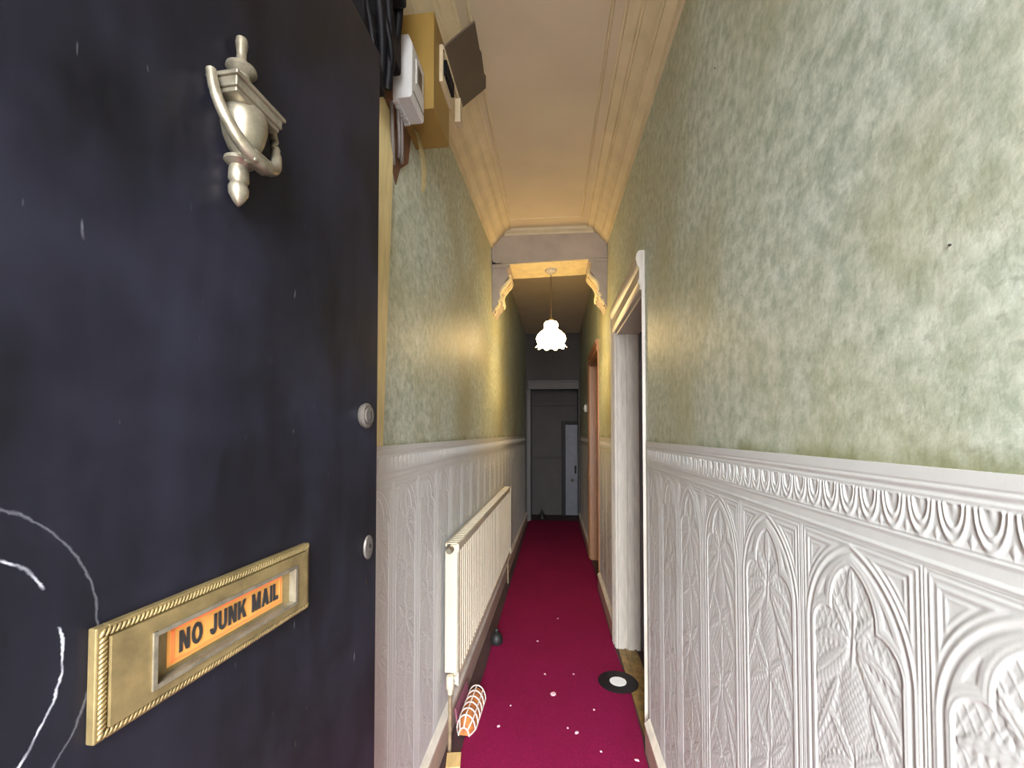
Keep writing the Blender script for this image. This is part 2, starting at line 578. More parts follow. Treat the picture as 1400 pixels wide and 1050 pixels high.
c = MB().prism([(-0.408, 2.5225), (-0.330, 2.5275), (-0.345, 2.5310), (-0.375, 2.5300), (-0.400, 2.5385), (-0.408, 2.560)], 'y', YF - 0.0012, YF + 0.004)
c.build('crack', 'dark_frame', bm_)['label'] = 'dark crack at the end of the beam'
for sx_, zz in ((1.05, 2.165), (0.455, 1.475)):
    MB().lathe([(0.0003, 0.0022), (0.0012, 0.0014), (0.0012, -0.001), (0.0003, -0.002)], 8, T((-sx_, 0, zz)) @ Matrix.Rotation(math.pi / 2, 4, 'X')).build('nail', 'dark_frame', wr)

# skirting boards
def skirting(wall, a, bb, name, lab, flip=False):
    x0, x1 = (-bb, -a) if flip else (a, bb)
    o = MB().prism([(0.0, 0.0), (-0.022, 0.0), (-0.022, 0.095), (-0.018, 0.104), (0.0, 0.104)], 'x', x0, x1)
    s = o.build(name, 'skirting', mw=wall)
    tag(s, lab, kind='structure')
    MB().prism([(0.0, 0.104), (-0.018, 0.104), (-0.025, 0.109), (-0.025, 0.118), (-0.014, 0.127), (-0.008, 0.135), (0.0, 0.137)], 'x', x0, x1).build('skirting_bead', 'skirt_bead', s, smooth=50)
    return s

skirting(FL, 0.5, 6.34, 'baseboard_left', 'pinkish cream skirting board with white bead below the left dado')
skirting(FR, -0.2, D1A - 0.055, 'baseboard_right', 'pinkish cream skirting board below the near right dado', True)
skirting(FR, D1B + 0.10, D2A - 0.05, 'baseboard_right_middle', 'skirting board between the two side doorways', True)
skirting(FR, D2B + 0.10, 6.34, 'baseboard_right_far', 'dim skirting board beyond the second doorway', True)


# ------------------------------------------------------------------ relief dado: one pressed panel and one frieze strip, as height fields
PW, PH, FH = 0.223, DADO - 0.103 - 0.13, 0.103


def height_mesh(name, w, h, nx, nz, fn, base=0.0035):
    u = np.linspace(-w / 2, w / 2, nx)
    v = np.linspace(0, h, nz)
    U, V = np.meshgrid(u, v)
    Hh = fn(U, V)
    co = np.empty((nz * nx, 3))
    co[:, 0] = U.ravel()
    co[:, 1] = -(base + Hh.ravel())
    co[:, 2] = h - V.ravel()
    idx = np.arange(nz * nx).reshape(nz, nx)
    a, b_, c, d = idx[:-1, :-1].ravel(), idx[1:, :-1].ravel(), idx[1:, 1:].ravel(), idx[:-1, 1:].ravel()
    quads = np.stack([a, b_, c, d], 1)
    # back edge: close the sides against the wall
    rim = list(idx[0, :]) + list(idx[1:, -1]) + list(idx[-1, :-1][::-1]) + list(idx[1:-1, 0][::-1])
    nb = len(co)
    back = co[rim].copy()
    back[:, 1] = 0.002
    n = len(rim)
    co = np.vstack([co, back, co[rim]])      # the sides get their own rim vertices so the face shades smoothly to its edge
    q = np.arange(n)
    r = nb + n + q
    side = np.stack([r, r[(q + 1) % n], nb + (q + 1) % n, nb + q], 1)
    faces = np.vstack([quads, side])
    me = bpy.data.meshes.new(name)
    me.vertices.add(len(co))
    me.vertices.foreach_set('co', co.ravel())
    me.loops.add(faces.size)
    me.loops.foreach_set('vertex_index', faces.ravel().astype(np.int32))
    me.polygons.add(len(faces))
    me.polygons.foreach_set('loop_start', np.arange(0, faces.size, 4, dtype=np.int32))
    me.polygons.foreach_set('use_smooth', np.ones(len(faces), dtype=bool))
    me.update(calc_edges=True)
    me.validate()
    me.materials.append(M['dado'])
    return me


def rdg(d, w):
    return np.exp(-(d / w) ** 2)


def smst(x, a, b_):
    t = np.clip((x - a) / (b_ - a), 0, 1)
    return t * t * (3 - 2 * t)


def leaf(U, V, cx, cy, ang, ln_, wd, serr=0.0, nser=9, bend=0.0):
    """height 0..1 of a leaf with its foot at (cx, cy), pointing along ang (0 = up), plus signed 'inside'"""
    ca, sa = math.cos(ang), math.sin(ang)
    x, y = U - cx, -(V - cy)
    t = (x * sa + y * ca) / ln_
    s = (x * ca - y * sa)
    s = s - bend * ln_ * t * t
    tt = np.clip(t, 0, 1)
    half = wd * np.sin(math.pi * tt ** 0.75) ** 0.8
    if serr:
        half = half * (1 - serr * (0.5 + 0.5 * np.cos(2 * math.pi * nser * tt)))
    e = np.abs(s) / np.maximum(half, 1e-5)
    ins = (t > 0) & (t < 1) & (e < 1)
    vein = 0.35 * np.abs(np.sin(math.pi * (nser * tt - np.abs(s) / wd * 1.5)))
    hh = np.where(ins, np.sqrt(np.clip(1 - e ** 2, 0, 1)) * (0.75 + vein * 0.5) + 0.25 - 0.35 * rdg(s, 0.0016), 0)
    return hh


def plant(U, V, oy, big):
    g = np.zeros_like(U)
    def put(*a, k=1.0, **kw):
        nonlocal g
        g = np.maximum(g, k * leaf(U, V, *a, **kw))
    put(0.0, oy + 0.050, 0.0, 0.060, 0.012, serr=0.15, nser=5)
    for s in (-1, 1):
        put(s * 0.006, oy + 0.085, s * 0.62, 0.075, 0.012, serr=0.35, nser=7, bend=s * 0.10)
        put(s * 0.006, oy + 0.095, s * 1.35, 0.072, 0.019, serr=0.40, nser=7, bend=s * 0.55)
        put(s * 0.010, oy + 0.100, s * 2.45, 0.150, 0.016, serr=0.10, nser=14, bend=-s * 0.12)
        put(s * 0.030, oy + 0.150, s * 2.75, 0.150, 0.011, serr=0.35, nser=11, bend=-s * 0.05)
        put(s * 0.004, oy + 0.250, s * 1.9, 0.080, 0.016, serr=0.4, nser=7, bend=s * 0.3)
        put(s * 0.004, oy + 0.245, s * 0.75, 0.070, 0.011, serr=0.3, nser=7, bend=s * 0.1)
    # scaled fruit in the middle
    e = np.sqrt((U / 0.026) ** 2 + ((V - oy - 0.175) / 0.062) ** 2)
    sc = 0.5 + 0.5 * np.sin(U * 700) * np.sin((V) * 520)
    g = np.maximum(g, np.where(e < 1, np.sqrt(np.clip(1 - e ** 2, 0, 1)) * 0.8 + 0.35 * sc, 0))
    # stem
    st = rdg(U - 0.004 * np.sin((V - oy) * 30), 0.0035) * ((V > oy + 0.05) & (V < oy + 0.33))
    return np.maximum(g, 0.9 * st)


def panel_fn(U, V):
    a, h0, v0 = 0.0985, 0.138, 0.148
    r = (a * a + h0 * h0) / (2 * a)
    au = np.abs(U)
    d = np.where(V < v0, np.sqrt((au + r - a) ** 2 + (v0 - V) ** 2) - r, au - a)       # pointed outer arch
    e = np.minimum(PW / 2 - au, V)                                                    # distance to the panel's edge
    H = np.zeros_like(U)
    H += 1.6 * rdg(e - 0.0022, 0.0016) + 1.6 * rdg(e - 0.0082, 0.0018) - 0.5 * rdg(e - 0.0052, 0.0014)
    # spandrels
    sp = np.minimum(e - 0.0085, d)
    sm = sp > 0
    H += np.where(sm, 1.5 * rdg(sp - 0.0085, 0.0018) - 1.0 * smst(sp, 0.010, 0.013) + 1.3 * rdg(sp - 0.0165, 0.0017), 0)
    # outer arch roll, fillet and flat band
    H += 2.2 * rdg(d, 0.0026) - 0.8 * rdg(d + 0.0062, 0.0018) + 1.3 * smst(-d, 0.008, 0.011)
    # inner cusped arch: a pointed middle lobe over two round side lobes
    ra = (0.042 ** 2 + 0.062 ** 2) / (2 * 0.042)
    t1 = np.where(V < 0.098, np.sqrt((au + ra - 0.042) ** 2 + (0.098 - V) ** 2) - ra, au - 0.042)
    t2 = np.sqrt((au - 0.046) ** 2 + (V - 0.142) ** 2) - 0.036
    t3 = np.where(V > 0.142, au - 0.0815, 1.0)
    t = np.minimum(np.minimum(t1, t2), t3)
    inner = smst(-t, -0.0015, 0.0025)
    H -= 2.6 * inner
    H += 1.0 * rdg(t - 0.0015, 0.0018) + 0.7 * rdg(t - 0.0075, 0.0022)
    eye = np.minimum(-d - 0.017, t - 0.0125)
    H -= 1.5 * smst(eye, 0.0, 0.003)
    # lattice ground
    p = 0.0125
    l1 = np.abs(((U * 0.86 + V * 0.5) / p) % 1 - 0.5) * p
    l2 = np.abs(((U * 0.86 - V * 0.5) / p) % 1 - 0.5) * p
    H += inner * 0.9 * np.maximum(rdg(l1, 0.0014), rdg(l2, 0.0014))
    # plants
    P = np.zeros_like(U)
    for oy in (0.045, 0.355, 0.665):
        P = np.maximum(P, plant(U, V, oy, True))
    on = (P > 0.02) & (-t > 0.004)
    H = np.where(on, np.maximum(H * 0.0 - 2.0 + 2.6 * P, -2.4), H)
    bot = PH - V
    H += 1.5 * rdg(bot - 0.006, 0.002)
    return H * 0.00048


def frieze_fn(U, V):
    H = np.zeros_like(U)
    H += 1.8 * (1 - smst(V, 0.0135, 0.0165)) + 1.8 * rdg(V - 0.0195, 0.0028) - 1.0 * rdg(V - 0.0245, 0.0022)
    H += 0.8 * rdg(V - 0.0285, 0.0014)
    n = 6
    p = PW / n
    x = (U / p + 0.5) % 1 - 0.5
    x = x * p
    vv = V - 0.0335
    e = np.sqrt((x / 0.0150) ** 2 + (np.maximum(vv, 0) / 0.036) ** 2)
    top = vv > 0
    dd = (e - 1) * 0.015
    egg = np.where(top, 2.1 * rdg(dd, 0.0017) + 1.7 * rdg(dd + 0.0050, 0.0014) - 1.0 * smst(-dd, 0.0055, 0.0075) + 1.3 * smst(-dd, 0.009, 0.015), 0)
    H += egg
    H += np.where((np.abs(x) < 0.011), 1.0 * rdg(V - 0.0335, 0.0013), 0)
    xs = p / 2 - np.abs(x)
    dart = np.abs(xs) / 0.0042 + np.abs(V - 0.066) / 0.008
    H += 1.4 * np.clip(1 - dart, 0, 1) ** 0.5
    H += 1.1 * rdg(V - 0.0735, 0.0014) + 1.3 * rdg(V - 0.0785, 0.0016) - 0.6 * smst(V, 0.081, 0.083) * (1 - smst(V, 0.094, 0.096))
    H += 1.6 * rdg(V - 0.0985, 0.0022)
    return H * 0.00054 + 0.0008


me_panel = height_mesh('dado_panel', PW, PH, 150, 600, panel_fn)
me_frieze = height_mesh('dado_frieze', PW, FH, 224, 104, frieze_fn)


def dado_run(wall, s0, n, flip=False, names=('dado_panel', 'dado_frieze')):
    for i in range(n):
        x = s0 + PW * (i + 0.5)
        x = -x if flip else x
        linkmesh(names[0], me_panel, wall, T((x, 0, 0.13)))
        linkmesh(names[1], me_frieze, wall, T((x, 0, DADO - FH)))


S0 = 0.492 - 3 * PW
dado_run(wr, S0, 9, True)
dado_run(wr, D1B + 0.105, 4, True)
dado_run(wr, D2B + 0.12, 7, True)
dado_run(wl, 0.34, 26)

# ------------------------------------------------------------------ carpet
n = 60
pts_l, pts_r = [], []
for i in range(n + 1):
    y = -0.15 + (6.36 + 0.15) * i / n
    pts_l.append((max(XL(y) + 0.030, -0.392 + 0.014 * y) + random.uniform(-0.003, 0.003) + 0.012, y))
    xr = XR(y) - 0.028
    if D1A < y < D1B:
        xr = XR(y) - 0.010 - 0.04 * max(0, (y - 2.35)) - random.uniform(0, 0.006)
    if D2A < y < D2B:
        xr = XR(y) - 0.006
    pts_r.append((xr, y))
b = MB()
secs = []
for (a, y), (c, _) in zip(pts_l, pts_r):
    secs.append([(a, y, 0.0), (c, y, 0.0), (c, y, 0.010), (c - 0.01, y, 0.013), (a + 0.01, y, 0.013), (a, y, 0.010)])
b.loft(secs)
tag(b.build('carpet', 'carpet'), 'long crimson fitted carpet running down the corridor floor', 'carpet')

# ------------------------------------------------------------------ front door
d = MB().box(-0.195, 0.700, 0.0, 0.044, 0.012, 1.936).build('door_1', 'door', bevel=0.002, mw=FD)
tag(d, 'open near-black front door with brass letter plate and metal knocker', kind='structure')

# letter plate
lp = empty('letter_plate', None)
lp.parent = d
lp['label'] = 'brass letter plate with roped edge'
PX0, PX1, PZ0, PZ1 = 0.272, 0.507, 1.079, 1.157
SX0, SX1, SZ0, SZ1 = 0.311, 0.478, 1.096, 1.136
b = MB()
fy = -0.010
for (x0, x1, z0, z1) in ((PX0 + 0.008, SX0, PZ0 + 0.008, PZ1 - 0.008), (SX1, PX1 - 0.008, PZ0 + 0.008, PZ1 - 0.008), (SX0, SX1, PZ0 + 0.008, SZ0), (SX0, SX1, SZ1, PZ1 - 0.008)):
    b.box(x0, x1, fy, 0.0, z0, z1)
b.build('face_plate', 'brass', lp)
b = MB()
for (x0, x1, z0, z1) in ((PX0, PX0 + 0.008, PZ0, PZ1), (PX1 - 0.008, PX1, PZ0, PZ1), (PX0 + 0.008, PX1 - 0.008, PZ0, PZ0 + 0.008), (PX0 + 0.008, PX1 - 0.008, PZ1 - 0.008, PZ1)):
    b.box(x0, x1, -0.007, 0.0, z0, z1)
b.build('rim', 'brass', lp, bevel=0.001)
# roped beads round the rim
b = MB()
def bead(x, z, ang):
    mt = T((x, -0.0072, z)) @ Matrix.Rotation(ang, 4, 'Y')
    b.lathe([(0.0003, -0.0034), (0.0012, -0.0024), (0.0016, 0.0), (0.0012, 0.0024), (0.0003, 0.0034)], 6, mt)
x = PX0 + 0.004
while x < PX1 - 0.003:
    bead(x, PZ0 + 0.0045, 0.6)
    bead(x, PZ1 - 0.0045, 0.6)
    x += 0.0034
z = PZ0 + 0.008
while z < PZ1 - 0.007:
    bead(PX0 + 0.0045, z, 0.9)
    bead(PX1 - 0.0045, z, 0.9)
    z += 0.0034
rp = b.build('rope_edge', 'brass', lp, smooth=60)
b = MB()
b.box(SX0 - 0.002, SX0 + 0.0015, -0.0115, 0.0, SZ0 - 0.002, SZ1 + 0.002)
b.box(SX1 - 0.0015, SX1 + 0.002, -0.0115, 0.0, SZ0 - 0.002, SZ1 + 0.002)
b.box(SX0, SX1, -0.0115, 0.0, SZ0 - 0.002, SZ0 + 0.0015)
b.box(SX0, SX1, -0.0115, 0.0, SZ1 - 0.0015, SZ1 + 0.002)
b.build('slot_lip', 'pewter', lp)
MB().box(SX0 + 0.0015, SX1 - 0.0015, -0.0030, 0.0, SZ0 + 0.0015, SZ1 - 0.0015).build('flap', 'brass', lp)
st = MB().box(SX0 + 0.016, SX1 - 0.014, -0.0036, -0.0028, SZ0 + 0.0055, SZ1 - 0.003).build('sticker', 'sticker', lp)
st['label'] = 'orange sticker reading NO JUNK MAIL'
bx0, bx1, bz0, bz1 = SX0 + 0.019, SX1 - 0.017, SZ0 + 0.0075, SZ1 - 0.005
b = MB()
w_ = 0.0020
for (x0, x1, z0, z1) in ((bx0, bx1, bz0, bz0 + w_), (bx0, bx1, bz1 - w_, bz1), (bx0, bx0 + w_ * 1.6, bz0, bz1), (bx1 - w_, bx1, bz0, bz1)):
    b.box(x0, x1, -0.0040, -0.0034, z0, z1)
b.build('sticker_border', 'sticker_edge', lp)
def glyph(ch):
    """heavy sans capitals as convex pieces in a unit-height box; returns pieces and the advance width"""
    k = 0.24
    rect = lambda x0, y0, x1, y1: [(x0, y0), (x1, y0), (x1, y1), (x0, y1)]
    def arc(cx, cy, ro_x, ro_y, a0, a1, n=14):
        out = []
        for i in range(n):
            q = [math.radians(a0 + (a1 - a0) * t / n) for t in (i, i + 1)]
            out.append([(cx + ro_x * math.cos(q[0]), cy + ro_y * math.sin(q[0])), (cx + ro_x * math.cos(q[1]), cy + ro_y * math.sin(q[1])),
                        (cx + (ro_x - k) * math.cos(q[1]), cy + (ro_y - k * 0.86) * math.sin(q[1])), (cx + (ro_x - k) * math.cos(q[0]), cy + (ro_y - k * 0.86) * math.sin(q[0]))])
        return out
    if ch == 'N':
        return [rect(0, 0, k, 1), rect(0.56, 0, 0.56 + k, 1), [(0, 1), (0.26, 1), (0.80, 0), (0.54, 0)]], 0.80
    if ch == 'O':
        return arc(0.44, 0.5, 0.44, 0.52, 0, 360, 28), 0.88
    if ch == 'J':
        return [rect(0.36, 0.32, 0.36 + k, 1)] + arc(0.30, 0.32, 0.30, 0.34, 180, 360), 0.60
    if ch == 'U':
        return [rect(0, 0.36, k, 1), rect(0.54, 0.36, 0.54 + k, 1)] + arc(0.39, 0.37, 0.39, 0.39, 180, 360), 0.78
    if ch == 'K':
        return [rect(0, 0, k, 1), [(0.20, 0.36), (0.55, 1), (0.83, 1), (0.24, 0.26)], [(0.30, 0.62), (0.50, 0.66), (0.88, 0), (0.58, 0)]], 0.86
    if ch == 'M':
        return [rect(0, 0, k * 0.9, 1), rect(0.74, 0, 0.74 + k * 0.9, 1), [(0, 1), (0.28, 1), (0.58, 0), (0.38, 0)], [(0.96, 1), (0.68, 1), (0.38, 0), (0.58, 0)]], 0.96
    if ch == 'A':
        return [[(0, 0), (0.26, 0), (0.56, 1), (0.30, 1)], [(0.86, 0), (0.60, 0), (0.30, 1), (0.56, 1)], rect(0.18, 0.18, 0.68, 0.36)], 0.86
    if ch == 'I':
        return [rect(0, 0, k, 1)], k
    if ch == 'L':
        return [rect(0, 0, k, 1), rect(0, 0, 0.62, 0.21)], 0.62
    return [], 0.34
pen, b = 0.0, MB()
pieces = []
for ch in 'NO JUNK MAIL':
    gp, adv = glyph(ch)
    pieces += [[(x + pen, y) for x, y in q] for q in gp]
    pen += adv + 0.17
pen -= 0.17
tx0, tx1, tz0, tz1 = bx0 + 0.0075, bx1 - 0.0050, bz0 + 0.0052, bz1 - 0.0048
for i_, q in enumerate(pieces):
    pts = [(tx0 + (tx1 - tx0) * x / pen, tz0 + (tz1 - tz0) * y) for x, y in q]
    b.prism(pts, 'y', -0.00425 - 0.000004 * i_, -0.0034)
b.build('lettering', 'ink', lp)

# knocker: urn body on the door, swinging loop handle hung from a square shoulder
kn = empty('door_knocker', T((0.386, 0, 1.556)))
kn.parent = d
kn['label'] = 'pale metal urn-shaped door knocker'
R_ = lambda deg, ax: Matrix.Rotation(math.radians(deg), 4, ax)
MB().lathe([(0.001, 0.116), (0.0048, 0.115), (0.0055, 0.111), (0.0042, 0.100), (0.0045, 0.094), (0.0060, 0.090), (0.0130, 0.086), (0.0135, 0.083), (0.0080, 0.078), (0.0085, 0.068), (0.0115, 0.060), (0.012, 0.056)], 20, T((0, -0.010, 0))).build('top_finial', 'pewter', kn, smooth=50)
MB().box(-0.030, 0.030, -0.032, -0.002, 0.044, 0.0565).box(-0.0325, 0.0325, -0.0345, -0.002, 0.0525, 0.0565).box(-0.028, 0.028, -0.030, -0.002, 0.040, 0.0445).build('shoulder', 'pewter', kn, bevel=0.0012)
MB().lathe([(0.018, 0.042), (0.0200, 0.036), (0.0200, 0.028), (0.0175, 0.016), (0.0135, 0.005), (0.008, -0.001), (0.006, -0.004)], 24, T((0, -0.014, 0))).build('urn_body', 'pewter', kn, smooth=50)
MB().lathe([(0.006, -0.002), (0.0125, -0.004), (0.013, -0.0075), (0.0075, -0.011), (0.0085, -0.014), (0.0090, -0.0235), (0.0070, -0.027), (0.0088, -0.031), (0.0085, -0.037), (0.0045, -0.045), (0.001, -0.049)], 20, T((0, -0.009, 0))).build('bottom_finial', 'pewter', kn, smooth=50)
hp = []
for i in range(25):
    t_ = i / 24
    a_ = math.pi * t_
    hp.append((-0.0385 * math.cos(a_), -0.014 - 0.018 * math.sin(a_), 0.052 - 0.062 * math.sin(a_) ** 0.75))
hr = [0.0042 + 0.0022 * math.sin(math.pi * i / 24) for i in range(25)]
MB().tube(hp, hr, 10).build('knocker_loop', 'pewter', kn, smooth=60)
MB().box(-0.013, 0.013, -0.037, -0.023, -0.0145, -0.0015).build('striker', 'pewter', kn, bevel=0.003)

# cylinder lock, keyhole escutcheon and an old screw hole
ry = Matrix.Rotation(math.pi / 2, 4, 'X')
lk = MB().lathe([(0.0165, -0.002), (0.0195, 0.004), (0.0195, 0.007), (0.0165, 0.0095), (0.0125, 0.0085), (0.0125, 0.0115), (0.001, 0.0118)], 28, T((0.652, 0, 1.317)) @ ry).build('cylinder_lock', 'steel', d, smooth=40)
MB().box(0.6505, 0.6535, -0.0128, -0.0110, 1.310, 1.324).build('key_slot', 'ink', lk)
es = MB().lathe([(0.010, -0.002), (0.0130, 0.002), (0.0125, 0.0045), (0.008, 0.0050), (0.001, 0.0050)], 24, T((0.666, 0, 1.110)) @ Matrix.Diagonal((1, 1, 1.45, 1)) @ ry).build('key_escutcheon', 'steel', d, smooth=40)
MB().lathe([(0.0035, 0.0), (0.0035, 0.0062), (0.001, 0.0063)], 14, T((0.666, 0, 1.112)) @ ry).build('keyhole', 'ink', es)
MB().lathe([(0.004, -0.001), (0.0045, 0.001), (0.001, 0.0015)], 14, T((0.668, 0, 1.055)) @ ry).build('screw_head', 'dark_frame', d)

# ------------------------------------------------------------------ meter corner on the left wall
# yellow boxing
yb = MB().box(1.245, 1.425, -0.115, 0.0, 2.262, 2.558).build('yellow_boxing', 'yellow_board', bevel=0.002, mw=FL)
tag(yb, 'yellow painted wooden boxing below the left cornice', 'boxing')

# white fuse box
fb = empty('fuse_box', FL @ T((1.125, 0, 2.205)))
tag(fb, 'white fuse box with a small dark window beside the yellow boxing', 'fuse box')
MB().box(-0.005, 0.112, -0.035, 0.0, -0.005, 0.185).build('backing_board', 'torn', fb)
bd = MB().prism([(-0.035, 0.0), (-0.085, 0.0), (-0.090, 0.006), (-0.090, 0.150), (-0.078, 0.176), (-0.035, 0.176)], 'x', 0.0, 0.105).build('body', 'white_plastic', fb, bevel=0.002)
MB().box(0.030, 0.085, -0.0925, -0.0880, 0.060, 0.130).build('window_rim', 'white_plastic', fb, bevel=0.001)
MB().box(0.040, 0.075, -0.0935, -0.0900, 0.070, 0.120).build('window', 'dark_glass', fb)
MB().box(0.008, 0.098, -0.0915, -0.0880, 0.020, 0.024).build('cover_seam', 'cable_grey', fb)
for i in range(6):
    MB().box(0.004 + i * 0.017, 0.014 + i * 0.017, -0.050, -0.034, -0.008, 0.004).build('knockout_tooth', 'white_plastic', fb)

# opened breaker unit: white tray on the boxing's face, dark lid tilted up into the corridor
bu = empty('breaker_unit', FL @ T((1.30, -0.115, 2.39)))
tag(bu, 'white breaker tray with its dark square lid tilted open into the corridor', 'fuse box')
MB().box(0.0, 0.118, -0.012, 0.0, 0.0, 0.118).build('tray', 'cream_plastic', bu, bevel=0.0015)
for i in range(6):
    MB().box(0.010 + i * 0.017, 0.023 + i * 0.017, -0.022, -0.011, 0.030, 0.075).build('breaker', 'black_plastic', bu, bevel=0.001)
lid = MB()
ca, sa = math.cos(0.64), math.sin(0.64)
def lidpt(s, t_, th):
    return (s, -0.012 - t_ * ca + th * sa * -1, 0.110 + t_ * sa - th * ca)
outl = [(0.0, 0.0), (0.252, 0.0), (0.252, 0.112), (0.205, 0.122), (0.19, 0.117), (0.11, 0.123), (0.095, 0.119), (0.0, 0.122)]
lid.loft([[lidpt(s, t_, 0.0) for s, t_ in outl], [lidpt(s, t_, 0.006) for s, t_ in outl]])
lid.build('lid', 'dark_glass', bu)
MB().tube([(0.0, -0.012, 0.108), (0.252, -0.012, 0.108)], 0.006, 8).build('hinge_rail', 'cream_plastic', bu, smooth=50)
MB().box(0.004, 0.012, -0.014, -0.004, 0.100, 0.122).build('hinge_clip', 'black_plastic', bu)
MB().box(0.205, 0.240, -0.020, 0.0, 0.020, 0.106).build('end_bracket', 'cream_plastic', bu)

# black service head with looped cables
ct = empty('service_cutout', FL @ T((0.93, 0, 2.05)))
tag(ct, 'black electrical service head with tangled black cables above the open front door', 'service head')
MB().box(0.03, 0.16, -0.075, 0.0, 0.18, 0.50).build('body', 'black_plastic', ct, bevel=0.008)
MB().box(0.00, 0.10, -0.110, -0.07, 0.30, 0.46).build('fuse_carrier', 'black_plastic', ct, bevel=0.006)
MB().box(-0.03, 0.09, -0.060, 0.0, 0.07, 0.22).build('meter_base', 'black_plastic', ct, bevel=0.006)
for i, (p0, p1, p2, p3, r) in enumerate([((-0.02, -0.05, 0.52), (0.00, -0.09, 0.36), (0.05, -0.10, 0.22), (0.10, -0.06, 0.10), 0.011),
                                         ((-0.06, -0.04, 0.48), (-0.03, -0.08, 0.30), (0.03, -0.09, 0.20), (0.09, -0.045, 0.10), 0.012),
                                         ((0.08, -0.06, 0.55), (0.10, -0.10, 0.42), (0.11, -0.10, 0.30), (0.14, -0.05, 0.20), 0.010),
                                         ((-0.05, -0.03, 0.30), (-0.01, -0.07, 0.20), (0.02, -0.075, 0.10), (0.05, -0.03, 0.07), 0.009),
                                         ((0.02, -0.07, 0.25), (0.06, -0.10, 0.16), (0.09, -0.08, 0.12), (0.12, -0.04, 0.14), 0.008)]):
    P = [Vector(q) for q in (p0, p1, p2, p3)]
    pts = []
    for j in range(13):
        t_ = j / 12
        pts.append((1 - t_) ** 3 * P[0] + 3 * (1 - t_) ** 2 * t_ * P[1] + 3 * (1 - t_) * t_ * t_ * P[2] + t_ ** 3 * P[3])
    MB().tube(pts, r, 8).build('cable', 'black_plastic', ct, smooth=60)

# torn patch below the boxes with hanging grey cables, and a curl of peeled wallpaper
tp = MB().prism([(1.14, 2.00), (1.20, 2.09), (1.235, 2.03), (1.27, 2.10), (1.34, 2.16), (1.37, 2.29), (1.20, 2.28), (1.10, 2.24)], 'y', -0.003, 0.002).build('torn_patch', 'torn', wl)
tp['label'] = 'brown torn patch where the wallpaper is missing'
cb = [((1.16, -0.035, 2.215), (1.175, -0.040, 2.13), (1.215, -0.020, 2.07), (1.235, -0.012, 2.12)),
      ((1.185, -0.035, 2.215), (1.195, -0.040, 2.12), (1.235, -0.020, 2.055), (1.255, -0.012, 2.13)),
      ((1.13, -0.030, 2.215), (1.135, -0.030, 2.16), (1.17, -0.020, 2.09), (1.20, -0.010, 2.07))]
for i, q in enumerate(cb):
    P = [Vector(p) for p in q]
    pts = [(1 - t_) ** 3 * P[0] + 3 * (1 - t_) ** 2 * t_ * P[1] + 3 * (1 - t_) * t_ * t_ * P[2] + t_ ** 3 * P[3] for t_ in [j / 10 for j in range(11)]]
    o = MB().tube(pts, 0.0055, 8).build('cable', 'cable_grey', fb, smooth=60)
    o.matrix_basis = (FL @ T((1.125, 0, 2.205))).inverted() @ FL
b = MB()
secs = []
for i in range(12):
    t_ = i / 11
    z = 2.245 - 0.205 * t_ + 0.06
    x = 1.315 + 0.085 * t_
    w_ = 0.016 * (1 - 0.75 * t_ ** 2)
    o_ = -0.012 - 0.030 * math.sin(t_ * 2.6)
    secs.append([(x - w_, o_, z), (x + w_, o_ - 0.008, z - 0.004), (x + w_, o_ - 0.0065, z - 0.004), (x - w_, o_ + 0.0015, z)])
b.loft(secs)
pw = b.build('wallpaper_curl', 'peel', wl)
pw['label'] = 'curled strip of wallpaper peeling off the wall'

# pale batten on the wall behind the door
b = MB().prism([(1.050, DADO), (1.128, DADO), (1.150, 1.60), (1.178, 1.95), (1.186, 2.16), (1.170, 2.195), (1.12, 2.20), (1.09, 2.195), (1.075, 1.9)], 'y', -0.016, 0.0)
tag(b.build('wall_batten', 'batten', bevel=0.003, mw=FL), 'pale cream wooden batten standing on the left dado beside the front door', 'batten')

# ------------------------------------------------------------------ side doorways
def doorway(a, bb, hgt, mats, name, lab, near_w, far_w, proud, head, leaf_mat):
    root = empty(name, FR)
    tag(root, lab, kind='structure')
    def prof(w, p):
        return [(0, 0.0), (p * 0.55, 0.0), (p * 0.55, w * 0.12), (p * 0.75, w * 0.20), (p * 0.6, w * 0.30), (p * 0.6, w * 0.55), (p * 0.8, w * 0.62), (p, w * 0.80), (p * 0.85, w * 0.93), (p * 0.6, w), (0, w)]
    # legs: profile runs from the opening outwards
    far = prof(far_w, proud)
    MB().prism([(-(bb + w), -p) for p, w in far], 'z', 0.0, hgt + head * 0.6).build('architrave', mats, root, smooth=30)
    nr = prof(near_w, proud * 0.45)
    MB().prism([(-(a - w), -p) for p, w in nr], 'z', 0.0, hgt + head * 0.9).build('architrave', mats, root, smooth=30)
    hd = prof(head, proud * 1.25)
    MB().prism([(-p, hgt + w) for p, w in hd], 'x', -(bb + far_w * 0.6), -(a - near_w * 0.9)).build('head_moulding', mats, root, smooth=30)
    # linings of the reveal
    MB().box(-(bb + 0.002), -(bb - 0.016), -0.004, 0.124, 0, hgt).build('jamb', mats, root)
    MB().box(-(bb - 0.016), -(bb - 0.030), 0.050, 0.085, 0, hgt).build('door_stop', mats, root)
    MB().box(-(a + 0.014), -(a - 0.002), -0.004, 0.124, 0, hgt).build('jamb', mats, root)
    MB().box(-(bb - 0.016), -(a + 0.014), -0.004, 0.124, hgt - 0.016, hgt + 0.002).build('head_lining', mats, root)
    return root

d1 = doorway(D1A, D1B, D1H, 'wood_white', 'door_2', 'white moulded door case standing open on the right wall', 0.010, 0.085, 0.030, 0.170, 'dark_door')
